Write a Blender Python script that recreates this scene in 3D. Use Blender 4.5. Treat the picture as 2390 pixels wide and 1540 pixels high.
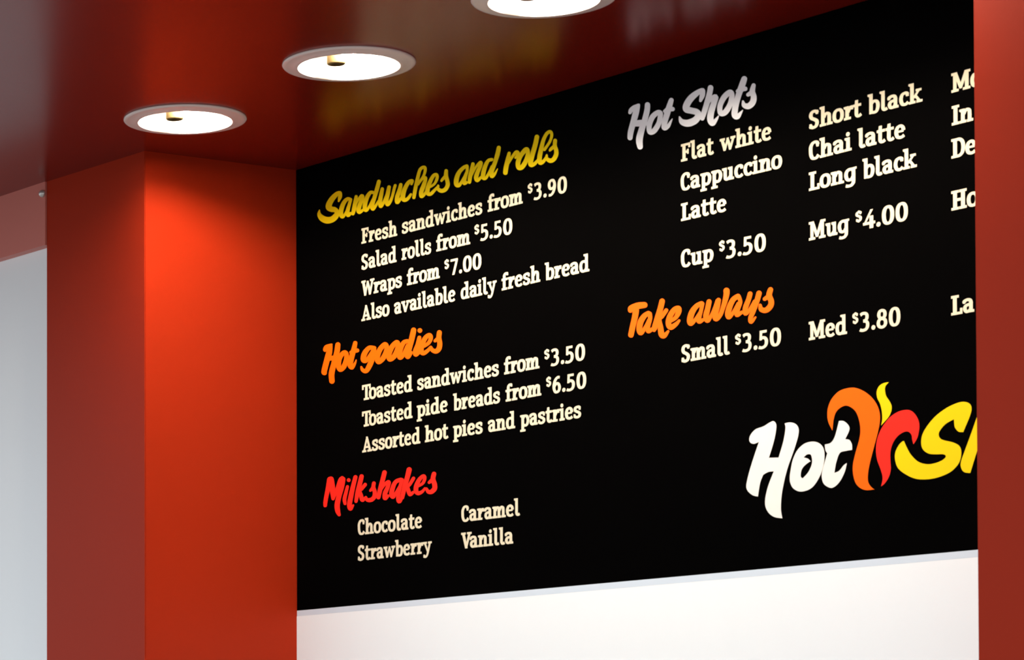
import bpy, bmesh, math
from mathutils import Matrix, Vector
from mathutils.geometry import tessellate_polygon, delaunay_2d_cdt

for _o in list(bpy.data.objects): bpy.data.objects.remove(_o)
SC = bpy.context.scene
COL = SC.collection

# ---------------------------------------------------------------- camera, world, exposure
_cd = bpy.data.cameras.new('camera')
CAM = bpy.data.objects.new('camera', _cd); COL.objects.link(CAM)
CAM.location = (0.0, 0.0, 1.5)
CAM.rotation_euler = (math.radians(90 + 1.378), 0, 0)
_cd.sensor_fit = 'HORIZONTAL'; _cd.sensor_width = 36.0
_cd.lens = 6700.0 * 36.0 / 2390.0
_cd.shift_x = (1195.0 - 130.0) / 2390.0
_cd.shift_y = (1707.0 - 770.0) / 2390.0
_cd.clip_start = 0.05
_cd.dof.use_dof = True; _cd.dof.focus_distance = 20.0; _cd.dof.aperture_fstop = 48.0   # slightly soft, as the photograph is
SC.camera = CAM

_w = bpy.data.worlds.new('daylight'); SC.world = _w; _w.use_nodes = True
_bg = _w.node_tree.nodes['Background']
_bg.inputs['Color'].default_value = (0.90, 0.96, 1.0, 1); _bg.inputs['Strength'].default_value = 1.35

SC.view_settings.view_transform = 'Standard'; SC.view_settings.look = 'None'
SC.view_settings.gamma = 1.0; SC.view_settings.exposure = 0.0; SC.view_settings.use_curve_mapping = False

LAMP = 1300.0                                   # radiance of the lamps in the downlights
LAMP_COLOUR = (1.0, 0.87, 0.71)
# ---------------------------------------------------------------- lettering geometry (pure python)
W, H = 2390.0, 1540.0
FPX, PCX, PCY = 6700.0, 130.0, 1707.0          # focal length and principal point of the cropped picture
PITCH = math.radians(1.378)
EYE = (0.0, 0.0, 1.5)
CEIL = 2.7

def ray(x, y):
    a, b = (x - PCX) / FPX, -(y - PCY) / FPX
    return (a, math.cos(PITCH) - b * math.sin(PITCH), math.sin(PITCH) + b * math.cos(PITCH))

def on_height(x, y, z):
    d = ray(x, y); k = (z - EYE[2]) / d[2]
    return (d[0] * k, d[1] * k, z)

_v = ray(-4250, 1868)
_n = math.hypot(_v[0], _v[1])
T = (-_v[0] / _n, -_v[1] / _n)                 # along the board, towards the right
N = (T[1], -T[0])                              # out of the board, towards the room
if N[1] > 0: N = (-N[0], -N[1])
B0 = on_height(690.5, 397, CEIL)               # top left corner of the board, at the ceiling

def on_wall(x, y, off=0.0):
    """point where the line of sight meets the vertical plane 'off' metres in front of the board: (u, z)"""
    d = ray(x, y)
    k = (B0[0] * N[0] + B0[1] * N[1] + off) / (d[0] * N[0] + d[1] * N[1])
    px, py, pz = d[0] * k, d[1] * k, EYE[2] + d[2] * k
    return ((px - B0[0]) * T[0] + (py - B0[1]) * T[1], pz)

def wall_point(u, z, off=0.0):
    return (B0[0] + T[0] * u + N[0] * off, B0[1] + T[1] * u + N[1] * off, z)

def arc(cx, cy, rx, ry, a0, a1, n=14, e=1.0):
    out = []
    for i in range(n + 1):
        a = math.radians(a0 + (a1 - a0) * i / n)
        c, s = math.cos(a), math.sin(a)
        out.append((cx + rx * math.copysign(abs(c) ** e, c), cy + ry * math.copysign(abs(s) ** e, s)))
    return out

def smooth(pts, closed=False, n=6):
    """Catmull-Rom through points of any dimension"""
    m = len(pts); out = []
    if m < 3: return list(pts)
    for i in range(m if closed else m - 1):
        if closed: p = [pts[(i + k) % m] for k in (-1, 0, 1, 2)]
        else: p = [pts[max(0, min(m - 1, i + k))] for k in (-1, 0, 1, 2)]
        if all(abs(a - b) < 1e-9 for a, b in zip(p[1], p[2])): continue
        for j in range(n):
            t = j / n
            out.append(tuple(0.5 * (2 * b + (c - a) * t + (2 * a - 5 * b + 4 * c - d) * t * t + (3 * b - a - 3 * c + d) * t ** 3)
                             for a, b, c, d in zip(*p)))
    if not closed: out.append(tuple(pts[-1]))
    return out

def ribbon(pts, widths, closed=False, caps=False):
    """quads that follow a line with a width of its own at each point"""
    m = len(pts); L = []; R = []; polys = []
    for i in range(m):
        a = pts[(i - 1) % m] if closed or i > 0 else pts[i]
        b = pts[(i + 1) % m] if closed or i < m - 1 else pts[i]
        dx, dy = b[0] - a[0], b[1] - a[1]; l = math.hypot(dx, dy) or 1.0
        w = widths(dx / l, dy / l, i) * 0.5
        L.append((pts[i][0] - dy / l * w, pts[i][1] + dx / l * w)); R.append((pts[i][0] + dy / l * w, pts[i][1] - dx / l * w))
    for i in range(m if closed else m - 1):
        j = (i + 1) % m
        polys.append([L[i], R[i], R[j], L[j]])
    if caps:
        for i in (0, m - 1):
            r = widths(1, 0, i) * 0.5
            polys.append([(pts[i][0] + r * math.cos(k * math.pi / 6), pts[i][1] + r * math.sin(k * math.pi / 6)) for k in range(12)])
    return polys

WV, WH = 22.5, 15.2                            # thickness of upright and of level strokes
def S(pts, k=1.0, closed=False, caps=False, sm=True, wv=WV, wh=WH):
    q = smooth(pts, closed, 5) if sm else pts
    return ribbon(q, lambda dx, dy, i: k * math.hypot(wv * dy, wh * dx), closed, caps)
GX, GY = 1.8, 0.8                              # every straight piece is this much bolder than its figures
def R(x0, y0, x1, y1): return [[(x0 - GX, y0 - GY), (x1 + GX, y0 - GY), (x1 + GX, y1 + GY), (x0 - GX, y1 + GY)]]
def P(*pts):
    mx = sum(p[0] for p in pts) / len(pts); my = sum(p[1] for p in pts) / len(pts)
    return [[(p[0] + (GX if p[0] > mx else -GX), p[1] + (GY if p[1] > my else -GY)) for p in pts]]
def O(cx, cy, rx, ry, e=0.86): return S(arc(cx, cy, rx, ry, 0, 360, 28, e)[:-1], closed=True, sm=False)
def DOT(x, y, r): return [[(x + r * math.cos(k * math.pi / 7), y + r * math.sin(k * math.pi / 7)) for k in range(14)]]

def stem_up(h): return R(12, 0, 31, h) + P((2, h - 9), (12, h - 14), (31, h - 14), (31, h), (12, h), (2, h - 1))
def _a(): return (S([(12, 54), (13, 62), (28, 67), (44, 64), (51, 52), (51, 36), (51, 0)]) + S([(52, 42), (36, 41), (20, 36), (14, 22), (22, 8), (36, 7), (52, 18)])
                  + R(44, 0, 69, 12) + R(5, 50, 16, 60))
def _cap_s(w=62, h=100):
    return S([(w - 7, h - 20), (w - 14, h - 10), (w * .52, h - 5.5), (17, h - 12), (12, h * .72), (19, h * .58), (w * .56, h * .49), (w - 13, h * .38), (w - 10, h * .24),
              (w - 18, 10), (w * .45, 5.5), (17, 9), (8, 20)], k=1.06)
GL = {
 'o': (O(35, 36, 25, 31.5), 70),
 'n': (stem_up(72) + R(3, 0, 41, 12) + S([(27, 46), (34, 58), (46, 65), (58, 60), (62, 48), (62, 0)]) + R(48, 0, 82, 12), 84),
 'h': (stem_up(107) + R(3, 0, 41, 12) + S([(27, 46), (34, 58), (46, 65), (58, 60), (62, 48), (62, 0)]) + R(48, 0, 82, 12), 84),
 'm': (stem_up(72) + R(3, 0, 41, 12) + S([(27, 46), (33, 58), (43, 65), (53, 61), (57, 50), (57, 0)]) + R(46, 0, 74, 12)
       + S([(62, 46), (69, 58), (79, 65), (90, 61), (94, 50), (94, 0)]) + R(81, 0, 114, 12), 116),
 'r': (stem_up(72) + R(3, 0, 44, 12) + S([(26, 40), (34, 55), (44, 64), (57, 64)], k=1.05) + R(47, 51, 58, 70), 60),
 'u': (P((2, 63), (12, 58), (31, 58), (31, 72), (2, 72)) + S([(21.5, 66), (21.5, 24), (26, 9), (40, 7), (55, 18)]) + R(51, 0, 70, 72) + P((42, 63), (51, 58), (60, 58), (60, 72), (42, 72)) + R(60, 0, 80, 12), 82),
 'i': (stem_up(72) + R(3, 0, 42, 12) + DOT(21, 91, 12), 44),
 'l': (P((2, 98), (12, 93), (31, 93), (31, 107), (2, 107)) + S([(21.5, 106), (21.5, 40), (21.5, 18), (28, 7), (38, 6), (47, 11)]), 48),
 't': (P((12, 60), (16, 93), (31, 93), (31, 60)) + R(3, 59, 50, 72) + S([(22, 70), (22, 40), (22, 18), (29, 7), (40, 6), (52, 13)]), 54),
 'd': (R(50, 0, 69, 107) + P((38, 98), (50, 93), (60, 93), (60, 107), (38, 107)) + R(60, 0, 80, 12)
       + S([(56, 58), (42, 65), (24, 62), (15, 48), (14, 30), (20, 12), (34, 6), (48, 10), (56, 18)]), 82),
 'b': (P((2, 98), (12, 93), (31, 93), (31, 107), (2, 107)) + P((12, 0), (24, 0), (31, 10), (31, 107), (12, 107))
       + S([(26, 56), (38, 65), (54, 63), (64, 50), (65, 30), (57, 10), (42, 5), (26, 8)]), 76),
 'p': (stem_up(72) + R(12, -28, 31, 20) + R(2, -30, 43, -18) + S([(26, 54), (38, 65), (54, 62), (64, 48), (65, 30), (57, 11), (42, 5.5), (26, 12)]), 76),
 'g': (S([(56, 60), (40, 66), (23, 61), (14, 46), (14, 30), (21, 14), (34, 8), (48, 12), (56, 22)]) + S([(60, 70), (60, 0), (56, -14), (44, -23), (26, -24), (12, -20)])
       + P((50, 60), (60, 60), (78, 63), (78, 73), (50, 72)), 80),
 'a': (_a(), 72),
 'e': (S([(15, 38), (58, 38)], sm=False, wh=11) + S([(57, 40), (54, 56), (40, 67), (23, 62), (14, 46), (14, 28), (22, 11), (38, 5.5), (52, 8), (61, 14)]), 70),
 's': (S([(53, 57), (44, 66), (28, 66), (15, 60), (15, 48), (26, 40), (42, 33), (51, 24), (48, 11), (34, 5), (18, 7), (8, 15)], k=.98) + R(46, 48, 57, 65) + R(4, 7, 15, 24), 64),
 'c': (S([(54, 54), (48, 64), (36, 66.5), (21, 60), (14, 44), (14, 28), (22, 11), (36, 5.5), (48, 8), (58, 15)]) + R(46, 48, 60, 64), 64),
 'f': (S([(24, 0), (24, 76), (27, 93), (38, 101), (55, 98)]) + R(3, 59, 50, 72) + R(4, 0, 47, 12) + R(45, 88, 57, 102), 54),
 'w': (R(0, 60, 33, 72) + R(76, 60, 108, 72) + P((5, 70), (25, 70), (42, 14), (36, 0), (27, 0)) + P((26, 0), (42, 0), (62, 70), (48, 70)) + P((48, 70), (62, 70), (80, 14), (76, 0), (66, 0))
       + P((66, 0), (80, 0), (104, 70), (86, 70)), 108),
 'v': (R(0, 60, 33, 72) + R(47, 60, 78, 72) + P((5, 70), (25, 70), (46, 12), (44, 0), (30, 0)) + P((30, 0), (45, 0), (73, 70), (56, 70)), 78),
 'y': (R(0, 60, 33, 72) + R(47, 60, 79, 72) + P((5, 70), (25, 70), (48, 8), (40, -4)) + S([(64, 68), (44, 4), (36, -14), (25, -23), (10, -22)], wv=17) + R(4, -27, 16, -10), 78),
 'k': (R(12, 0, 31, 107) + P((2, 98), (12, 93), (31, 93), (31, 107), (2, 107)) + R(3, 0, 41, 12) + P((28, 32), (56, 68), (74, 68), (40, 26)) + P((34, 40), (46, 48), (78, 4), (58, 4))
       + R(46, 61, 78, 72) + R(50, 0, 84, 12), 86),
 'F': (R(14, 0, 34, 100) + R(3, 0, 47, 12) + R(3, 88, 70, 100) + R(34, 45, 56, 58) + R(58, 74, 70, 100) + R(49, 38, 58, 65), 72),
 'S': (_cap_s() + R(46, 76, 58, 97) + R(4, 4, 16, 27), 68),
 'W': (R(0, 88, 38, 100) + R(84, 88, 122, 100) + P((7, 98), (28, 98), (46, 18), (42, 0), (28, 0)) + P((28, 0), (44, 0), (66, 92), (52, 92)) + P((52, 92), (68, 92), (92, 18), (86, 0), (74, 0))
       + P((75, 0), (91, 0), (115, 98), (96, 98)), 120),
 'A': (R(0, 0, 36, 12) + R(50, 0, 92, 12) + P((8, 6), (26, 6), (48, 84), (48, 100), (37, 100)) + P((36, 100), (54, 100), (84, 6), (62, 6), (42, 80)) + R(26, 26, 64, 38), 92),
 'T': (R(32, 0, 52, 100) + R(18, 0, 66, 12) + R(2, 88, 82, 100) + R(2, 70, 14, 100) + R(70, 70, 82, 100), 84),
 'C': (S([(60, 76), (54, 90), (42, 95), (26, 90), (15, 72), (14, 50), (16, 28), (26, 9), (42, 5), (54, 9), (64, 20)]) + R(52, 68, 64, 94), 70),
 'V': (R(0, 88, 36, 100) + R(50, 88, 86, 100) + P((6, 98), (28, 98), (50, 18), (52, 0), (34, 0)) + P((34, 0), (51, 0), (80, 98), (60, 98)), 84),
 'L': (R(14, 0, 34, 100) + R(3, 88, 47, 100) + R(3, 0, 68, 12) + R(57, 0, 68, 30), 72),
 'M': (R(13, 0, 30, 100) + R(2, 0, 43, 12) + R(2, 88, 34, 100) + P((14, 100), (36, 100), (58, 36), (58, 12), (48, 12)) + P((56, 12), (56, 36), (80, 100), (102, 100), (66, 12))
       + R(84, 0, 103, 100) + R(72, 0, 114, 12) + R(82, 88, 114, 100), 116),
 'D': (R(14, 0, 34, 100) + R(3, 88, 40, 100) + R(3, 0, 40, 12) + S([(36, 93.5), (52, 92), (67, 80), (73, 60), (73, 40), (67, 20), (52, 8), (36, 6.5)]), 84),
 'I': (R(13, 0, 33, 100) + R(2, 88, 44, 100) + R(2, 0, 44, 12), 46),
 'H': (R(14, 0, 34, 100) + R(62, 0, 82, 100) + R(3, 88, 45, 100) + R(3, 0, 45, 12) + R(51, 88, 93, 100) + R(51, 0, 93, 12) + R(34, 44, 62, 57), 96),
 '0': (O(41, 50, 24.5, 44.5), 79),
 '3': (S([(10, 88), (24, 95), (44, 94), (56, 84), (56, 68), (46, 57), (30, 54)], k=1.02) + S([(30, 54), (48, 51), (60, 40), (60, 22), (50, 9), (32, 4), (14, 6), (6, 10)], k=1.02), 74),
 '4': (P((44, 100), (60, 100), (22, 34), (5, 34), (5, 24)) + R(4, 22, 72, 35) + R(42, 0, 61, 66), 76),
 '5': (R(16, 87, 62, 100) + P((16, 100), (30, 100), (28, 48), (14, 48)) + S([(18, 54), (34, 60), (50, 56), (60, 44), (60, 24), (50, 10), (32, 4), (16, 6), (8, 10)], k=1.02), 74),
 '6': (S([(62, 92), (46, 94), (28, 82), (16, 58), (14, 32), (24, 10), (38, 5), (54, 12), (61, 30), (54, 50), (40, 58), (24, 50), (16, 38)]), 74),
 '7': (R(6, 87, 66, 100) + P((48, 92), (68, 92), (40, 0), (20, 0)), 70),
 '8': (O(38, 74, 21, 21, .95) + O(38, 28, 25, 23, .95), 77),
 '9': (S([(12, 7), (30, 6), (48, 18), (60, 42), (62, 68), (52, 90), (38, 95), (22, 88), (15, 70), (22, 50), (36, 43), (52, 50), (60, 62)]), 76),
 '.': (DOT(17, 11, 12.5), 32),
 '$': (S([(56, 80), (46, 93), (30, 95), (14, 86), (12, 70), (22, 58), (40, 48), (52, 36), (52, 18), (40, 6), (24, 5), (8, 16)], wv=30, wh=22) + R(26, 95, 40, 110) + R(26, -10, 40, 5) + R(44, 72, 60, 94) + R(4, 6, 18, 26), 68),
 ' ': ([], 34),
}
for _d, _k, _s in (('3', .88, 1), ('5', .92, 0), ('9', .90, 3), ('6', .90, 4), ('8', .92, 4), ('7', .95, 0)):
    GL[_d] = ([[(p[0] * _k + _s, p[1]) for p in q] for q in GL[_d][0]], GL[_d][1])
KERN = {('V', 'a'): -14, ('T', 'o'): -16, ('L', 'a'): -2, ('W', 'r'): -4, ('F', 'l'): 0, ('F', 'r'): 0, ('r', 't'): -2, ('c', 'c'): -1, ('c', 'i'): -2, ('c', 'k'): -4}

def layout(text):
    x = 0.0; polys = []; prev = None
    for ch in text:
        g, adv = GL[ch]
        x += KERN.get((prev, ch), 0)
        polys += [[(p[0] + x, p[1]) for p in q] for q in g]
        x += adv; prev = ch
    xs = [p[0] for q in polys for p in q]
    return polys, min(xs), max(xs)

CAP = 0.0278                                   # height of the capitals, metres
def word(text, x0, y0, x1, y1, off, low=0.0, cap=CAP, high=None):
    """word with its first and last inked edge at two points of the picture, as polygons on the board"""
    polys, a, b = layout(text)
    u0, z0 = on_wall(x0 + 0.8, y0, off); u1, z1 = on_wall(x1, y1, off)
    k = 1.0 / (b - a)
    out = []
    for q in polys:
        out.append([(u0 + (u1 - u0) * (p[0] - a) * k, z0 + (z1 - z0) * (p[0] - a) * k + (low + p[1] * 0.01) * cap) for p in q])
    return out

def natural(text, x0, y0, slope, off, scale=1.06):
    polys, a, b = layout(text)
    u0, z0 = on_wall(x0, y0, off); s = CAP * 0.01
    u1, z1 = on_wall(x0 + 40, y0 + 40 * slope, off); r = (z1 - z0) / (u1 - u0)
    return [[(u0 + (p[0] - a) * s * scale, z0 + (p[0] - a) * s * scale * r + p[1] * s) for p in q] for q in polys]

def price(sx0, sx1, text, x0, y0, x1, y1, off):
    sl = (y1 - y0) / (x1 - x0)
    sp = word('$', sx0, y0 + (sx0 - x0) * sl, sx1, y0 + (sx1 - x0) * sl, off, low=0.48, cap=CAP * 1.0)
    base = {}
    out = []
    for q in sp:                               # the dollar sign is small and raised
        out.append(q)
    polys, a, b = layout('$')
    u0, z0 = on_wall(sx0, y0 + (sx0 - x0) * sl, off); u1, z1 = on_wall(sx1 - 1.5, y0 + (sx1 - x0) * sl, off)
    out = [[(u0 + (u1 - u0) * (p[0] - a) / (b - a), z0 + (z1 - z0) * (p[0] - a) / (b - a) + (0.50 + p[1] * 0.0052) * CAP) for p in q] for q in polys]
    return out + word(text, x0, y0, x1, y1, off)

def script(ox, oy, s, strokes, off, bold=1.07):
    """brush strokes: (x, y, width) in a magnified view with origin (ox, oy) and magnification s"""
    out = []
    for st in strokes:
        closed = st[0] == 'o'
        pts = list(st[1:]) if closed else list(st)
        if len(pts) == 1:
            q = DOT(pts[0][0], pts[0][1], pts[0][2] * .5)
        else:
            c = smooth(pts, closed, 6)
            q = ribbon(c, lambda dx, dy, i: max(2.0, c[i][2] * bold), closed, caps=not closed)
        for poly in q:
            out.append([on_wall(ox + p[0] / s, oy + p[1] / s, off) for p in poly])
    return out

def outline(ox, oy, s, pts, off):
    """closed outline; a third value marks a sharp corner"""
    q = []
    for p in pts:
        q.append(p[:2])
        if len(p) > 2: q.append(p[:2])
    c = smooth(q, True, 6)
    return [on_wall(ox + p[0] / s, oy + p[1] / s, off) for p in c]

F = 0.0006                                     # the film lies this far in front of the wall plane
SCRIPTS = {}
SCRIPTS['sandwiches'] = [
 (720, 290, 6.418, [
  [(452,1152,26),(472,1085,55),(478,1022,36),(430,1040,60),(360,1110,75),(312,1190,82),(305,1245,85),(345,1272,78),(395,1280,72),(428,1318,66),(410,1375,80),(350,1425,86),(270,1436,94),(198,1402,84),(160,1345,55),(165,1285,16)],
  [(622,1122,46),(580,1120,50),(527,1180,60),(490,1285,64),(492,1368,60),(520,1385,40),(560,1325,36),(600,1240,36)],
  [(632,1125,44),(612,1200,46),(585,1300,56),(590,1365,48),(630,1335,44)],
  [(715,1082,44),(700,1170,56),(682,1270,60),(665,1338,50)],
  [(690,1240,34),(738,1140,34),(800,1070,50),(803,1120,58),(768,1210,60),(748,1290,62),(768,1318,46),(820,1280,38)],
  [(978,1025,44),(930,1022,48),(882,1085,58),(850,1180,62),(845,1268,58),(870,1288,42),(915,1225,36),(960,1130,34)],
  [(1055,857,54),(1030,955,58),(990,1090,56),(952,1215,60),(965,1270,48),(1010,1215,38),(1045,1150,28)],
  [(1106,968,48),(1090,1050,56),(1070,1160,60),(1080,1230,48),(1112,1195,42),(1150,1110,36),(1195,990,40)],
  [(1207,940,50),(1190,1030,58),(1168,1140,58),(1182,1203,50),(1220,1165,46),(1255,1080,40),(1285,960,42),(1300,915,40)],
  [(1383,905,50),(1362,990,58),(1328,1095,62),(1328,1168,56),(1368,1130,42),(1400,1080,32)],
  [(1543,895,34),(1555,845,44),(1500,870,52),(1445,960,60),(1415,1060,66),(1425,1128,60),(1480,1120,48),(1535,1050,36)],
  [(1578,1098,46),(1600,970,52),(1632,820,50),(1672,680,46),(1735,642,44),(1748,690,42),(1720,780,36),(1650,880,40)],
  [(1640,900,34),(1700,820,40),(1755,802,44),(1727,910,58),(1690,1010,62),(1690,1080,50),(1732,1055,42),(1765,1000,32)],
  [(1828,935,34),(1888,890,36),(1925,812,44),(1920,756,44),(1875,768,48),(1822,860,56),(1787,960,62),(1785,1030,60),(1830,1043,50),(1890,985,42),(1945,925,32)],
  [(2063,697,50),(2060,770,58),(2080,850,56),(2085,910,58),(2050,975,58),(1990,997,56),(1940,965,48),(1942,915,26)],
  [(2055,775,48),(2012,820,42),(1992,845,34)]]),
 (1040, 290, 6.417, [
  [(318,627,50),(268,650,50),(202,720,58),(166,810,66),(162,898,66),(202,912,52),(250,845,38),(300,750,32)],
  [(322,632,44),(322,700,42),(292,790,52),(277,878,56),(312,872,44)],
  [(410,595,50),(392,680,58),(366,790,58),(357,865,50)],
  [(385,770,32),(450,645,34),(522,570,46),(525,612,52),(482,710,58),(457,795,62),(475,842,48),(530,795,38)],
  [(692,528,46),(640,545,48),(597,620,58),(567,720,62),(562,795,58),(600,806,44),(650,728,38),(692,630,34)],
  [(797,352,58),(777,450,62),(737,580,58),(692,700,62),(692,778,56),(735,745,38),(778,668,14)],
  [(952,432,44),(935,520,62),(907,640,66),(895,725,64)],
  [(930,600,34),(1000,485,40),(1060,415,48),(1088,440,44),(1048,500,36)],
  ['o',(1195,385,66),(1125,470,62),(1085,570,66),(1095,648,64),(1145,640,66),(1200,555,64),(1232,450,58),(1225,382,56)],
  [(1368,188,64),(1345,300,66),(1302,450,66),(1272,570,70),(1287,612,58),(1340,585,48),(1390,525,34)],
  [(1480,380,42),(1560,262,38),(1590,165,42),(1570,112,46),(1520,135,48),(1468,230,52),(1432,370,62),(1407,500,66),(1417,575,62),(1470,550,48),(1518,475,32)],
  [(1640,245,56),(1636,320,56),(1656,390,58),(1655,455,62),(1617,525,62),(1563,545,62),(1513,508,48),(1515,460,26)],
  [(1640,320,52),(1582,368,46),(1562,392,34)]]),
]
SCRIPTS['goodies'] = [(730, 750, 4.812, [
  [(138,318,44),(150,290,44),(180,275,40),(212,258,20)],
  [(198,278,44),(184,350,62),(155,450,60),(128,560,58),(132,578,50)],
  [(282,262,54),(270,350,58),(242,460,58),(212,580,60),(215,670,58)],
  [(172,415,50),(250,410,52)],
  ['o',(345,352,46),(302,410,52),(288,490,54),(308,540,50),(350,505,54),(378,425,52),(375,358,46)],
  [(477,242,44),(462,310,52),(437,400,56),(420,485,56),(440,518,42),(472,475,26),(488,432,10)],
  [(428,348,34),(460,335,40),(500,325,42)],
  [(690,300,46),(632,298,46),(582,360,56),(568,428,56),(600,440,42),(648,372,36),(690,312,42),(672,400,56),(640,490,56),(600,555,48),(560,545,38),(545,512,22)],
  ['o',(802,262,50),(752,320,54),(724,400,56),(738,455,50),(790,412,54),(828,332,54),(828,270,46)],
  ['o',(937,237,50),(887,290,54),(855,370,56),(865,425,50),(915,390,54),(953,310,54),(957,247,46)],
  [(1062,222,44),(1022,237,46),(987,300,54),(972,370,56),(982,408,46),(1020,370,42),(1065,272,40)],
  [(1133,98,56),(1115,180,58),(1087,290,56),(1062,375,56),(1072,396,46),(1105,350,36)],
  [(1197,182,42),(1180,260,48),(1152,338,52),(1157,372,46),(1190,348,38),(1220,310,32)],
  [(1203,102,52)],
  [(1250,277,36),(1300,242,38),(1326,188,44),(1312,153,44),(1267,182,48),(1227,260,54),(1217,328,54),(1242,357,46),(1290,328,38),(1325,290,32)],
  [(1422,125,52),(1416,180,52),(1427,250,52),(1415,308,54),(1380,336,48),(1340,318,42),(1328,288,28)],
  [(1410,190,44),(1373,218,32)]])]
SCRIPTS['milkshakes'] = [(740, 1080, 6.16, [
  [(185,240,78),(165,340,68),(140,450,58),(120,560,56),(117,612,50)],
  [(200,235,76),(215,320,76),(225,430,68),(230,515,46)],
  [(230,510,46),(290,380,56),(340,255,72),(362,222,60)],
  [(372,235,68),(352,340,74),(317,470,70),(290,600,72),(297,690,68),(318,745,46)],
  [(437,342,42),(415,430,48),(395,520,52),(402,585,42)], [(455,248,54)],
  [(552,205,56),(520,330,60),(487,480,66),(466,600,66),(480,660,56),(520,610,28)],
  [(640,195,60),(615,300,62),(582,430,60),(560,552,46)],
  [(692,312,48),(640,375,46),(612,400,48),(632,470,56),(650,535,52),(690,505,38)],
  [(817,292,50),(810,350,52),(830,420,56),(823,488,58),(780,530,58),(722,532,50),(702,492,32)],
  [(800,362,48),(767,398,34)],
  [(970,138,62),(945,240,62),(910,370,62),(882,495,56)],
  [(910,400,36),(970,312,42),(1030,275,54),(1015,350,56),(977,440,62),(977,510,56),(1020,475,42)],
  [(1203,243,56),(1132,272,56),(1087,360,62),(1072,450,66),(1092,488,56),(1130,440,42),(1190,335,38)],
  [(1222,243,48),(1192,350,48),(1167,470,56),(1180,555,58),(1228,495,32)],
  [(1325,98,70),(1300,200,66),(1262,330,66),(1232,460,58),(1227,500,48)],
  [(1387,222,46),(1332,310,46),(1302,340,48),(1317,410,56),(1337,455,50),(1380,425,42)],
  [(1460,332,34),(1520,292,40),(1548,225,46),(1532,188,46),(1477,232,54),(1432,320,62),(1422,398,62),(1452,436,56),(1510,415,42),(1550,368,32)],
  [(1682,158,60),(1667,230,64),(1690,310,66),(1690,368,66),(1650,412,62),(1602,416,52),(1572,372,38)],
  [(1660,242,56),(1612,282,40)]])]
SCRIPTS['hotshots'] = [(1440, 170, 5.975, [
  [(182,552,50),(200,518,64),(250,480,66),(305,445,32)],
  [(292,460,60),(265,550,84),(230,680,80),(192,820,78),(182,905,70)],
  [(425,445,72),(420,520,76),(387,660,78),(342,800,84),(312,930,92),(322,1030,76)],
  [(240,705,84),(380,700,92)],
  ['o',(570,552,66),(495,615,74),(450,730,72),(458,825,66),(520,805,74),(585,700,70),(605,600,68),(608,560,58)],
  [(757,382,66),(735,450,76),(702,560,82),(667,680,76),(660,765,72),(710,745,54),(750,680,30),(772,640,10)],
  [(668,535,50),(720,505,70),(775,505,62)],
  [(1165,388,40),(1190,310,72),(1198,238,50),(1125,275,74),(1035,350,90),(975,440,92),(968,505,92),(1040,528,84),(1105,545,86),(1140,590,84),(1085,665,96),(985,702,96),(905,680,76),(872,615,22)],
  [(1305,208,76),(1290,290,76),(1252,430,76),(1212,560,72),(1190,635,60)],
  [(1232,500,40),(1292,385,52),(1372,335,76),(1352,420,80),(1312,550,86),(1302,650,88),(1332,705,72),(1380,655,46),(1415,602,16)],
  ['o',(1565,275,76),(1490,345,76),(1437,460,72),(1445,562,70),(1510,548,78),(1578,440,74),(1603,330,72),(1598,278,62)],
  [(1775,85,80),(1742,180,86),(1692,320,80),(1652,470,82),(1642,585,84),(1680,608,74),(1728,555,34),(1752,522,12)],
  [(1682,255,50),(1730,228,70),(1788,222,62)],
  [(1905,175,58),(1887,260,76),(1907,340,80),(1890,415,84),(1832,465,80),(1774,450,66),(1757,398,30)],
  [(1880,270,64),(1828,305,52)]])]
SCRIPTS['takeaways'] = [(1450, 650, 5.975, [
  [(128,440,70),(140,410,76),(230,380,88),(325,368,80)],
  [(205,440,84),(190,540,80),(157,680,76),(135,785,76)],
  [(380,482,60),(322,522,70),(267,610,80),(252,708,76),(275,757,66),(330,688,46),(385,575,42)],
  [(395,492,64),(402,560,56),(372,670,60),(377,735,56),(430,705,50)],
  [(570,315,74),(545,420,76),(502,560,76),(467,680,76),(457,715,56)],
  [(628,442,54),(572,520,58),(532,570,56),(547,680,74),(562,775,80),(600,796,68),(655,735,32)],
  [(690,592,44),(760,542,56),(800,462,74),(800,412,64),(742,432,68),(682,520,74),(657,620,74),(690,678,74),(760,638,56),(808,585,34)],
  [(1120,348,66),(1052,382,66),(987,470,80),(957,580,80),(972,626,66),(1030,576,46),(1110,455,42)],
  [(1130,352,58),(1112,450,50),(1082,540,68),(1087,597,64),(1140,575,46)],
  [(1225,323,70),(1205,420,70),(1182,520,76),(1202,585,66),(1250,525,46),(1300,420,46),(1345,310,60)],
  [(1357,300,62),(1340,400,66),(1310,500,74),(1322,562,70),(1380,505,60),(1420,400,60),(1455,280,72),(1468,210,78),(1468,170,84)],
  [(1630,245,66),(1562,292,70),(1512,390,76),(1487,490,76),(1502,540,58),(1560,475,46),(1630,345,40)],
  [(1640,255,56),(1660,330,54),(1622,430,64),(1612,507,60),(1680,470,46)],
  [(1797,213,66),(1772,300,66),(1732,410,70),(1732,487,60),(1790,435,46),(1860,315,44)],
  [(1922,205,74),(1892,310,70),(1842,450,66),(1802,550,60),(1812,605,52),(1872,540,26)],
  [(2082,155,70),(2062,230,76),(2092,320,76),(2077,388,76),(2015,442,72),(1952,428,66),(1937,372,44)],
  [(2060,242,60),(2000,285,52)]])]
C_ = 1
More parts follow.
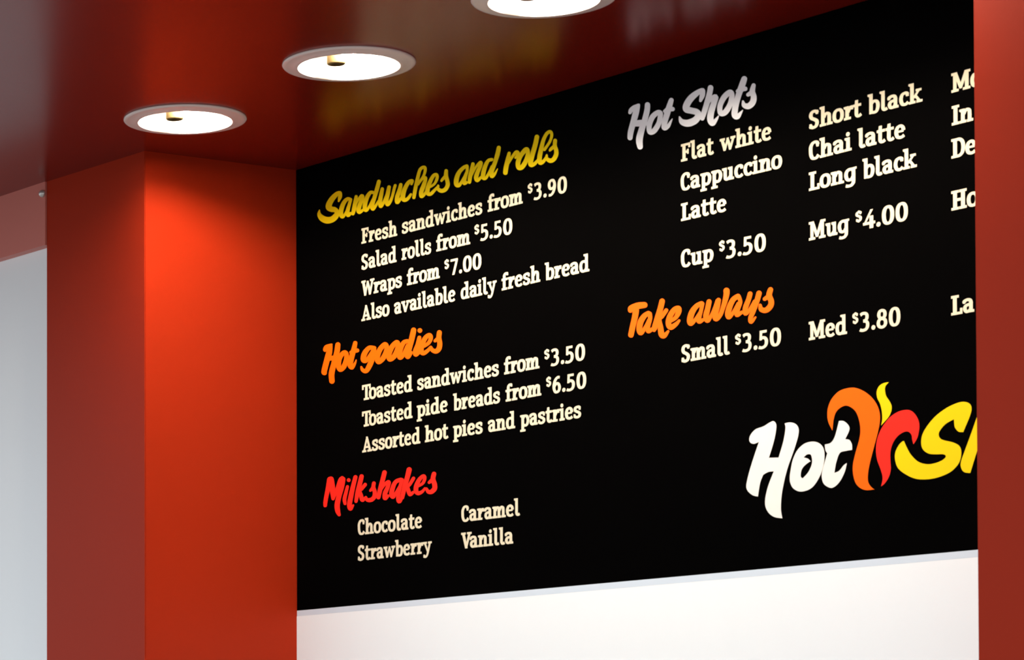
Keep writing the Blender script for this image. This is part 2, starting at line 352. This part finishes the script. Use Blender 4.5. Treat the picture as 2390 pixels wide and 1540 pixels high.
LOGO = {
 'H': (1720, 880, 4.53, [(130,650),(150,600),(200,550),(280,520),(345,480),(385,465),(412,490),(415,550),(390,680),(338,852,C_),(440,850,C_),(490,680),(513,540),(503,490,C_),(560,478),(620,495),(652,545),(645,630),(600,780),(530,980),(480,1200),(465,1380),(480,1492,C_),(400,1480),(340,1440),(302,1370),(300,1280),(330,1150),(390,995,C_),(330,1003),(278,1032,C_),(245,1120),(222,1262,C_),(160,1245),(102,1180),(110,1080),(160,900),(232,685,C_),(180,705),(140,690)]),
 't': (1720, 880, 4.53, [(1078,463,C_),(1130,465),(1180,510),(1188,560),(1145,655,C_),(1190,665),(1215,710),(1218,768,C_),(1150,780),(1088,802),(1050,900),(1030,1012,C_),(1080,990),(1130,930),(1162,908,C_),(1140,1000),(1090,1100),(1030,1160),(980,1168),(920,1130),(897,1060),(905,980),(955,805,C_),(935,770),(930,712,C_),(990,695),(1030,640),(1060,540)]),
 'orange': (1920, 880, 5.5, [(125,685,C_),(75,580),(60,480),(75,370),(130,260),(230,170),(380,135),(500,165),(610,240),(690,340),(730,450),(735,560),(710,700),(650,930),(600,1130),(580,1270),(590,1360),(640,1425),(668,1440,C_),(560,1450),(480,1420),(420,1350),(390,1230),(390,1120),(420,980),(470,800),(485,680),(470,560),(430,450),(370,390),(300,365),(230,390),(170,450),(140,550),(130,640)]),
 'flame': (1920, 880, 5.5, [(850,65,C_),(810,110),(800,160),(815,240),(860,310),(885,370),(880,440),(840,520),(750,620,C_),(765,540),(760,440),(740,350),(700,260),(695,180),(730,110),(790,75)]),
 'red': (1920, 880, 5.5, [(750,1402,C_),(770,1300),(750,1200),(700,1060),(685,930),(700,800),(740,690),(800,590),(880,500),(980,440),(1080,420),(1150,440),(1210,510),(1240,600),(1235,700),(1210,790),(1165,862,C_),(1150,800),(1140,740),(1100,700),(1040,705),(960,760),(900,850),(870,960),(870,1080),(875,1180),(850,1280),(800,1360)]),
 'S': (1920, 880, 5.5, [(1805,705,C_),(1840,620),(1890,500),(1912,410),(1895,350),(1840,320),(1750,325),(1600,390),(1450,500),(1340,630),(1280,740),(1265,850),(1290,930),(1360,980),(1450,990),(1550,990),(1582,1020),(1530,1070),(1420,1110),(1320,1115),(1220,1080),(1130,990),(1075,890),(1045,820,C_),(1025,825),(980,870),(935,960),(930,1060),(970,1170),(1070,1250),(1200,1305),(1350,1310),(1500,1280),(1650,1210),(1750,1100),(1780,980),(1760,890),(1680,840),(1530,800),(1490,740),(1510,680),(1580,600),(1685,540,C_),(1690,600),(1700,650),(1745,700)]),
 'h': (1920, 880, 5.5, [(2035,375,C_),(1985,500),(1900,740),(1830,930),(1775,1090),(1780,1170),(1820,1220),(1895,1230,C_),(1920,1150),(1960,1020),(2020,830),(2100,560),(2110,440),(2085,385)]),
}
LOGO_O = (1720, 880, 4.53, [(558,1060),(572,960),(592,870),(640,770),(720,700),(820,682),(895,720),(925,800),(915,930),(870,1060),(790,1170),(680,1210),(600,1180),(565,1120)],
          [(705,848,C_),(740,818),(780,820),(795,880),(785,940),(750,1010),(695,1070,C_),(675,1050),(682,985),(715,935),(778,888,C_),(750,862)])

LINES = [  # (label text, [pieces])
 ('Fresh sandwiches from $3.90', [('Fresh',842.7,569,927,549.5),('sandwiches',937.3,546,1125.7,498.6),('from',1137.3,494.6,1220,474),('$',1231.8,1244.5,'3.90',1244.5,466.8,1323.3,448.2)]),
 ('Salad rolls from $5.50', [('Salad',842.7,630.2,925.5,610.7),('rolls',936.4,607,1006.4,591),('from',1017.3,587,1097.3,569),('$',1107.3,1120,'5.50',1120,562,1195.8,545)]),
 ('Wraps from $7.00', [('Wraps',842.7,691.5,938.2,669),('from',949,666,1026.4,648.2),('$',1037.3,1049.5,'7.00',1050.9,642.5,1123.6,626.4)]),
 ('Also available daily fresh bread', [('Also',842.7,749.6,909.1,735.5),('available',919.1,733.5,1062.7,702),('daily',1074.5,699.3,1159.1,680.8),('fresh',1170,678,1260.9,656.6),('bread',1271,654.6,1375.5,632.3)]),
 ('Toasted sandwiches from $3.50', [('Toasted',844.3,934.5,962.8,912.6),('sandwiches',973.1,910.8,1164.3,876),('from',1175.7,873.8,1259,858.7),('$',1270.4,1284,'3.50',1284.4,854.2,1365.5,839.3)]),
 ('Toasted pide breads from $6.50', [('Toasted',844.3,996.3,962.8,974.6),('pide',972,973,1044.8,960.5),('breads',1056.8,958.3,1167,939.5),('from',1179.2,937.3,1263.4,922),('$',1274.8,1288,'6.50',1288.8,918.5,1368.3,904.8)]),
 ('Assorted hot pies and pastries', [('Assorted',844.7,1055.9,981,1034),('hot',990.8,1032,1046.9,1022.5),('pies',1056.7,1021,1126.6,1010.6),('and',1138,1008.6,1202.4,998.4),('pastries',1213.4,996.6,1356.3,973.8)]),
 ('Chocolate', [('Chocolate',834.2,1248.6,985.1,1231.3)]),
 ('Strawberry', [('Strawberry',834.2,1308.7,1007.9,1289)]),
 ('Caramel', [('Caramel',1076,1218,1214,1202.3)]),
 ('Vanilla', [('Vanilla',1075.6,1280.5,1197.9,1267.8)]),
 ('Flat white', [('Flat',1588.7,377.5,1666.6,358.8),('white',1679.1,354.6,1800.4,324.8)]),
 ('Cappuccino', [('Cappuccino',1588,446,1825.6,390.5)]),
 ('Latte', [('Latte',1588.7,516,1695.5,492.2)]),
 ('Cup $3.50', [('Cup',1588.6,625,1665.4,608.6),('$',1678.5,1693,'3.50',1693.3,603.3,1787.5,584.6)]),
 ('Short black', [('Short',1887.2,302.6,2012,270.6),('black',2024.3,267.8,2153.2,236)]),
 ('Chai latte', [('Chai',1887.2,375,1987.8,349.9),('latte',2000.6,347,2112.9,320.3)]),
 ('Long black', [('Long',1887.2,445.6,1999.4,419.6),('black',2012.4,418,2140,388.7)]),
 ('Mug $4.00', [('Mug',1887.2,561.4,1982.1,541),('$',1996.9,2013.5,'4.00',2013.6,536,2119.2,513)]),
 ('Small $3.50', [('Small',1589.4,846.5,1703.6,825.8),('$',1716,1731,'3.50',1731.2,821.5,1822.9,805)]),
 ('Med $3.80', [('Med',1887,794,1977,778.5),('$',1989.6,2004.9,'3.80',2004.9,774,2101.6,758.6)]),
 ('Mo', [('n','Mo',2220.5,216.7,-.262)]),
 ('In', [('n','In',2221.5,293,-.249)]),
 ('De', [('n','De',2220.5,370.2,-.235)]),
 ('Ho', [('n','Ho',2220.5,491.6,-.216)]),
 ('La', [('n','La',2220,736.2,-.178)]),
]
def line_polys(pieces):
    out = []
    for p in pieces:
        if p[0] == '$': out += price(p[1], p[2], *p[3:], F)
        elif p[0] == 'n': out += natural(p[1], p[2], p[3], p[4], F)
        else: out += word(*p, F)
    return out
# ---------------------------------------------------------------- end of lettering geometry

# ---------------------------------------------------------------- helpers
def lin(r, g, b):
    f = lambda c: ((c / 255 + 0.055) / 1.055) ** 2.4 if c > 10.3 else c / 255 / 12.92
    return (f(r), f(g), f(b), 1.0)

def material(name, colour, rough=0.5, spec=0.5, metal=0.0, vary=0.0, scale=8.0, bump=0.0, emit=0.0, ecol=None, coat=0.0):
    m = bpy.data.materials.new(name); m.use_nodes = True
    nt = m.node_tree; b = nt.nodes['Principled BSDF']
    b.inputs['Base Color'].default_value = colour
    b.inputs['Roughness'].default_value = rough
    b.inputs['Specular IOR Level'].default_value = spec
    b.inputs['Metallic'].default_value = metal
    b.inputs['Coat Weight'].default_value = coat
    if vary or bump:
        tc = nt.nodes.new('ShaderNodeTexCoord'); n = nt.nodes.new('ShaderNodeTexNoise')
        n.inputs['Scale'].default_value = scale; n.inputs['Detail'].default_value = 4.0
        nt.links.new(tc.outputs['Object'], n.inputs['Vector'])
        if vary:
            r = nt.nodes.new('ShaderNodeMapRange')
            r.inputs['To Min'].default_value = 1.0 - vary; r.inputs['To Max'].default_value = 1.0 + vary
            nt.links.new(n.outputs['Fac'], r.inputs['Value'])
            v = nt.nodes.new('ShaderNodeVectorMath'); v.operation = 'SCALE'
            v.inputs[0].default_value = colour[:3]
            nt.links.new(r.outputs['Result'], v.inputs['Scale']); nt.links.new(v.outputs['Vector'], b.inputs['Base Color'])
        if bump:
            n2 = nt.nodes.new('ShaderNodeTexNoise'); n2.inputs['Scale'].default_value = 260.0
            nt.links.new(tc.outputs['Object'], n2.inputs['Vector'])
            bu = nt.nodes.new('ShaderNodeBump'); bu.inputs['Strength'].default_value = bump; bu.inputs['Distance'].default_value = 0.0006
            nt.links.new(n2.outputs['Fac'], bu.inputs['Height']); nt.links.new(bu.outputs['Normal'], b.inputs['Normal'])
    if emit:
        b.inputs['Emission Color'].default_value = (*ecol, 1.0); b.inputs['Emission Strength'].default_value = emit
    return m

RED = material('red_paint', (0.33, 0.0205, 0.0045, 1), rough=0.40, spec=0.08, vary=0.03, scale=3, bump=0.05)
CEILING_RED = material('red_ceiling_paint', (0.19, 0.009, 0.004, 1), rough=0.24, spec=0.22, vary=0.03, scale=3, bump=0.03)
DUSTY = material('bulkhead_paint', (0.58, 0.16, 0.125, 1), rough=0.45, spec=0.5, vary=0.03, scale=3)
WHITE = material('white_wall_paint', (0.86, 0.90, 0.935, 1), rough=0.5, spec=0.4, vary=0.01, scale=4)
GREYWALL = material('grey_wall_paint', (0.92, 0.95, 0.97, 1), rough=0.6, spec=0.3, vary=0.015, scale=4)
FLOOR = material('floor_tiles', (0.28, 0.27, 0.26, 1), rough=0.6, spec=0.4, vary=0.05, scale=2)
BLACK = material('black_board', (0.0008, 0.0007, 0.0007, 1), rough=0.5, spec=0.002, vary=0.05, scale=5)
TRIM = material('pale_blue_trim', (0.62, 0.70, 0.80, 1), rough=0.35, spec=0.5, vary=0.03, scale=20)
FLANGE = material('white_enamel_flange', (0.80, 0.68, 0.63, 1), rough=0.30, spec=0.5, vary=0.03, scale=30)
REFLECTOR = material('white_reflector', (0.80, 0.79, 0.77, 1), rough=0.25, spec=0.6, vary=0.02, scale=40)
HOLDER = material('shaded_brown_holder', (0.026, 0.018, 0.008, 1), rough=0.8, spec=0.0, vary=0.1, scale=60)  # shade on the holder is put into this very dark brown base colour
GLOW = material('lamp_glass', (0.9, 0.85, 0.7, 1), rough=0.3, emit=LAMP, ecol=LAMP_COLOUR)
STEEL = material('brushed_steel', (0.62, 0.60, 0.57, 1), rough=0.32, metal=0.6, vary=0.05, scale=90)
def print_(name, c): return material(name, c, rough=0.6, spec=0.08, vary=0.02, scale=40)
CREAM = print_('cream_print', (0.70, 0.635, 0.47, 1))
IVORY = print_('ivory_print', (0.80, 0.78, 0.74, 1))
SILVER = print_('silver_print', (0.97, 0.97, 1.0, 1))
YELLOW = print_('yellow_print', (0.98, 0.71, 0.004, 1))
BRIGHT = print_('bright_yellow_print', (0.84, 0.58, 0.002, 1))
ORANGE = print_('orange_print', (0.95, 0.125, 0.001, 1))
SCARLET = print_('red_print', (0.86, 0.022, 0.012, 1))

def link(name, me, mat, parent=None, label=None, cat=None, group=None, kind=None):
    o = bpy.data.objects.new(name, me); COL.objects.link(o)
    if mat: me.materials.append(mat)
    if parent: o.parent = parent
    if label: o['label'] = label
    if cat: o['category'] = cat
    if group: o['group'] = group
    if kind: o['kind'] = kind
    return o

def prism(name, plan, z0, z1, mat, bevel=0.0, **kw):
    """upright solid over a plan polygon in (u, off) wall coordinates"""
    bm = bmesh.new()
    base = wall_point(plan[0][0], z0, plan[0][1])
    lo = [bm.verts.new(Vector(wall_point(u, z0, f)) - Vector(base)) for u, f in plan]
    hi = [bm.verts.new(Vector(wall_point(u, z1, f)) - Vector(base)) for u, f in plan]
    bm.faces.new(lo); bm.faces.new(hi)
    for i in range(len(plan)): bm.faces.new([lo[i - 1], lo[i], hi[i], hi[i - 1]])
    bmesh.ops.recalc_face_normals(bm, faces=bm.faces)
    if bevel:
        bmesh.ops.bevel(bm, geom=[e for e in bm.edges if abs(e.verts[0].co.z - e.verts[1].co.z) > 0.01], offset=bevel, segments=2, affect='EDGES')
    me = bpy.data.meshes.new(name); bm.to_mesh(me); bm.free()
    o = link(name, me, mat, **kw); o.location = base
    return o

def lathe(name, prof, mat, n=64, **kw):
    bm = bmesh.new(); rings = []
    for r, z in prof:
        if r < 1e-6: rings.append([bm.verts.new((0, 0, z))])
        else: rings.append([bm.verts.new((r * math.cos(2 * math.pi * i / n), r * math.sin(2 * math.pi * i / n), z)) for i in range(n)])
    for a, b in zip(rings, rings[1:]):
        for i in range(n):
            j = (i + 1) % n
            f = [a[i % len(a)], a[j % len(a)], b[j % len(b)], b[i % len(b)]]
            q = []
            for v in f:
                if v not in q: q.append(v)
            if len(q) > 2: bm.faces.new(q)
    bmesh.ops.recalc_face_normals(bm, faces=bm.faces)
    for f in bm.faces: f.smooth = True
    me = bpy.data.meshes.new(name); bm.to_mesh(me); bm.free()
    return link(name, me, mat, **kw)

# ---------------------------------------------------------------- the place
def plan_of(x, y):
    p = on_height(x, y, CEIL)
    return ((p[0] - B0[0]) * T[0] + (p[1] - B0[1]) * T[1], (p[0] - B0[0]) * N[0] + (p[1] - B0[1]) * N[1])
P1 = plan_of(338, 352)                          # front corner of the left pillar, niche side
PL = plan_of(108.5, 424)                        # front corner of the left pillar, outer side
DOWN = [plan_of(431.3, 277), plan_of(814.3, 147.3), plan_of(1272, -7)]
_du = (DOWN[2][0] - DOWN[0][0]) / 2
DOWN.append((DOWN[2][0] + _du, DOWN[0][1]))     # one more lamp of the row, just above the picture
DV = DOWN[1][1]
DOWN = [(d[0], DV) for d in DOWN]
UR = 1.853                                      # the right pillar begins here
S_ = dict(kind='structure')

# ceiling with the lamp openings cut out of its underside
U0, U1, F0, F1 = -3.2, 3.4, -0.6, 1.5
HOLE, CELL = 0.092, 0.15
def build_ceiling():
    bm = bmesh.new(); V = {}
    def v(u, f, z=CEIL):
        k = (round(u, 5), round(f, 5), round(z, 5))
        if k not in V: V[k] = bm.verts.new(wall_point(u, z, f))
        return V[k]
    ring = 48
    def square(c, k):
        a = 2 * math.pi * k / ring; x, y = math.cos(a), math.sin(a); m = max(abs(x), abs(y))
        return (c[0] + CELL * x / m, c[1] + CELL * y / m)
    for c in DOWN:
        for k in range(ring):
            a0, a1 = 2 * math.pi * k / ring, 2 * math.pi * (k + 1) / ring
            s0, s1 = square(c, k), square(c, (k + 1) % ring)
            bm.faces.new([v(c[0] + HOLE * math.cos(a0), c[1] + HOLE * math.sin(a0)), v(*s0), v(*s1), v(c[0] + HOLE * math.cos(a1), c[1] + HOLE * math.sin(a1))])
    def q(u0, u1, f0, f1):
        bm.faces.new([bm.verts.new(wall_point(*p)) for p in ((u0, CEIL, f0), (u1, CEIL, f0), (u1, CEIL, f1), (u0, CEIL, f1))])
    us = [U0]
    for c in DOWN: us += [c[0] - CELL, c[0] + CELL]
    us.append(U1)
    for i in range(0, len(us), 2): q(us[i], us[i + 1], DV - CELL, DV + CELL)
    q(U0, U1, F0, DV - CELL); q(U0, U1, DV + CELL, F1)
    zt = CEIL + 0.22
    pts = [(U0, F0), (U1, F0), (U1, F1), (U0, F1)]
    for i in range(4):
        a, b = pts[i - 1], pts[i]
        bm.faces.new([bm.verts.new(wall_point(*p)) for p in ((a[0], CEIL, a[1]), (b[0], CEIL, b[1]), (b[0], zt, b[1]), (a[0], zt, a[1]))])
    bm.faces.new([bm.verts.new(wall_point(u, zt, f)) for u, f in pts])
    bmesh.ops.remove_doubles(bm, verts=bm.verts, dist=1e-5)
    me = bpy.data.meshes.new('ceiling'); bm.to_mesh(me); bm.free()
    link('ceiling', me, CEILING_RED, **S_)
build_ceiling()

prism('floor', [(U0 - 9, -1.0), (U1 + 9, -1.0), (U1 + 9, 14.0), (U0 - 9, 14.0)], -0.1, 0.0, FLOOR, **S_)
prism('wall_back', [(0.0, -0.112), (UR, -0.112), (UR, 0.0), (0.0, 0.0)], 0.0, 1.8602 - 0.0107, WHITE, **S_)
prism('wall_back', [(0.0, -0.112), (UR, -0.112), (UR, -0.0122), (0.0, -0.0122)], 1.8602 - 0.0107, CEIL, WHITE, **S_)
prism('pillar_left', [PL, P1, (0.0, 0.0), (0.0, -0.112), (PL[0], -0.112)], 0.0, CEIL, RED, bevel=0.0015, **S_)
prism('pillar_right', [(UR, P1[1]), (UR + 0.36, P1[1]), (UR + 0.36, -0.112), (UR, -0.112)], 0.0, CEIL, RED, bevel=0.0015, **S_)
ZB = on_wall(107, 571, 0.345)[1]
prism('beam_left', [(U0, 0.345), (PL[0] - 0.0005, 0.345), (PL[0] - 0.0005, 0.2), (U0, 0.2)], ZB, CEIL, DUSTY, **S_)
prism('wall_left', [(U0, 0.325), (PL[0] - 0.0005, 0.325), (PL[0] - 0.0005, 0.2), (U0, 0.2)], 0.0, ZB, GREYWALL, **S_)
prism('wall_right', [(UR + 0.3605, 0.2), (U1, 0.2), (U1, 0.1), (UR + 0.3605, 0.1)], 0.0, CEIL, WHITE, **S_)

# ---------------------------------------------------------------- downlights
def make_downlight():
    t = bpy.data.objects.new('downlight', None); COL.objects.link(t); t.empty_display_size = 0.05
    fl = lathe('flange', [(0.0895, 0.0), (0.1080, 0.0), (0.1085, -0.0015), (0.1070, -0.0034), (0.1020, -0.0040), (0.0980, -0.0036), (0.0890, -0.0058),
                     (0.0838, -0.0072), (0.0822, -0.0066), (0.0822, -0.0030), (0.0895, 0.0)], FLANGE, n=96, parent=t)
    lathe('reflector', [(0.0825, -0.0040), (0.0815, 0.010), (0.078, 0.035), (0.068, 0.062), (0.048, 0.084), (0.0, 0.088), (0.0, 0.094), (0.052, 0.092),
                        (0.074, 0.070), (0.085, 0.038), (0.0885, 0.010), (0.0885, -0.0040), (0.0825, -0.0040)], REFLECTOR, n=96, parent=t)
    lp = lathe('lamp', [(0.0, 0.0140), (0.012, 0.0150), (0.018, 0.0185), (0.0200, 0.025), (0.0195, 0.033), (0.016, 0.038), (0.0, 0.040)], GLOW, n=40, parent=t)
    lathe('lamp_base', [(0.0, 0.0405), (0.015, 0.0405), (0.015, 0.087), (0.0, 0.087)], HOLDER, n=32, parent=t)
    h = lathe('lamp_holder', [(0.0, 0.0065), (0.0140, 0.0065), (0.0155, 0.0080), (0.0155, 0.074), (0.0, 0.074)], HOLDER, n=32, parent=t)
    h.location = (-0.017, 0.034, 0.0)
    return t
DL0 = make_downlight()
DLABEL = ['round recessed downlight nearest the left red pillar, smallest of the row',
          'round recessed downlight in the middle of the visible row, above the menu board corner',
          'round recessed downlight cut off by the top edge of the picture, largest in view',
          'round recessed downlight at the right end of the row, nearest the right red pillar']
for i, (u, f) in enumerate(DOWN):
    t = DL0
    if i:
        t = DL0.copy(); COL.objects.link(t)
        for ch in DL0.children:
            c = ch.copy(); COL.objects.link(c); c.parent = t
    t.location = wall_point(u, CEIL, f)
    t['label'] = DLABEL[i]; t['category'] = 'downlight'; t['group'] = 'row of recessed ceiling downlights'

# small metal stud on the bulkhead
_s = on_wall(100.5, 452, 0.345)
st = lathe('wall_stud', [(0.0, 0.0085), (0.0035, 0.0078), (0.0060, 0.0055), (0.0072, 0.0025), (0.0075, 0.0), (0.0, 0.0)], STEEL, n=28,
           label='small round metal stud on the pinkish bulkhead beside the left red pillar', cat='stud')
st.location = wall_point(_s[0], _s[1], 0.345)
st.rotation_euler = Vector((N[0], N[1], 0)).to_track_quat('Z', 'Y').to_euler()

# ---------------------------------------------------------------- menu board
BU, BZ0, BZ1 = 0.0008, 1.8602, CEIL - 0.0005
board = bpy.data.objects.new('menu_board', None); COL.objects.link(board); board.empty_display_size = 0.1
board.location = wall_point(BU, BZ0, 0.0)
board['label'] = 'black cafe menu board with cream price list and colourful flame logo between the red pillars'
board['category'] = 'menu board'
OFFS = Vector(board.location)

def board_part(name, plan, z0, z1, mat):
    o = prism(name, plan, z0, z1, mat, parent=board)
    o.location = Vector(o.location) - OFFS
    return o
board_part('panel', [(BU, 0.0), (UR - 0.0005, 0.0), (UR - 0.0005, -0.0118), (BU, -0.0118)], BZ0, BZ1, BLACK)
t_ = board_part('bottom_trim', [(BU, 0.0), (UR - 0.0005, 0.0), (UR - 0.0005, -0.0118), (BU, -0.0118)], BZ0 - 0.0106, BZ0 - 0.0001, TRIM)
t_['label'] = 'pale blue strip along the bottom edge of the board'

def film(name, polys, mat, label, off=F, tris=False):
    """flat printed shapes lying on the board, given as (u, z) polygons"""
    K = 100.0                                  # merge overlapping strokes into one clean sheet
    pts, edges, shapes = [], [], []
    for q in polys:
        q = [(p[0] * K, p[1] * K) for p in q]; b = len(pts)
        pts += [Vector(p) for p in q]; edges += [(b + i, b + (i + 1) % len(q)) for i in range(len(q))]
        xs = [p[0] for p in q]; ys = [p[1] for p in q]
        shapes.append((min(xs), max(xs), min(ys), max(ys), q))
    cv, _e, cf, _ov, _oe, _of = delaunay_2d_cdt(pts, edges, [], 0, 1e-4)
    def covered(x, y):
        for x0, x1, y0, y1, q in shapes:
            if x0 <= x <= x1 and y0 <= y <= y1:
                c = False
                for (ax, ay), (bx, by) in zip(q[-1:] + q[:-1], q):
                    if (ay > y) != (by > y) and x < (bx - ax) * (y - ay) / (by - ay) + ax: c = not c
                if c: return True
        return False
    fs = [list(f) for f in cf if covered(sum(cv[i][0] for i in f) / len(f), sum(cv[i][1] for i in f) / len(f))]
    vs = [tuple(Vector(wall_point(p[0] / K, p[1] / K, off)) - OFFS) for p in cv]
    me = bpy.data.meshes.new(name); me.from_pydata(vs, [], fs); me.update()
    return link(name, me, mat, parent=board, label=label)

def filled(name, loops, mat, label):
    flat = [p for l in loops for p in l]
    tri = tessellate_polygon([[Vector((p[0], p[1], 0)) for p in l] for l in loops])
    vs = [tuple(Vector(wall_point(u, z, F)) - OFFS) for u, z in flat]
    me = bpy.data.meshes.new(name); me.from_pydata(vs, [], [list(t) for t in tri]); me.update()
    return link(name, me, mat, parent=board, label=label)

for text, pieces in LINES:
    film('menu_line', line_polys(pieces), CREAM, 'cream slab lettering reading ' + text)

for key, mat, colour, text in (('sandwiches', YELLOW, 'yellow', 'Sandwiches and rolls'), ('goodies', ORANGE, 'orange', 'Hot goodies'), ('milkshakes', SCARLET, 'red', 'Milkshakes'),
                         ('hotshots', SILVER, 'silver', 'Hot Shots'), ('takeaways', ORANGE, 'orange', 'Take aways')):
    q = []
    for s in SCRIPTS[key]: q += script(*s, F, bold={'sandwiches': 1.07, 'milkshakes': 1.05, 'goodies': 1.05}.get(key, 1.02))
    film('heading', q, mat, colour + ' script heading reading ' + text)

filled('logo_letter', [outline(*LOGO['H'], F)], IVORY, 'white script letter H of the logo')
filled('logo_letter', [outline(*LOGO_O[:4], F), outline(*LOGO_O[:3], LOGO_O[4], F)], IVORY, 'white script letter o of the logo')
filled('logo_letter', [outline(*LOGO['t'], F)], IVORY, 'white script letter t of the logo')
filled('logo_letter', [outline(*LOGO['orange'], F)], ORANGE, 'large orange hooked stroke of the logo')
filled('logo_letter', [outline(*LOGO['red'], F)], SCARLET, 'red hooked stroke of the logo')
filled('logo_flame', [outline(*LOGO['flame'], F)], BRIGHT, 'small yellow flame above the logo letters')
filled('logo_letter', [outline(*LOGO['S'], F)], BRIGHT, 'yellow script letter S of the logo')
filled('logo_letter', [outline(*LOGO['h'], F)], BRIGHT, 'yellow upright stroke half hidden by the right pillar')
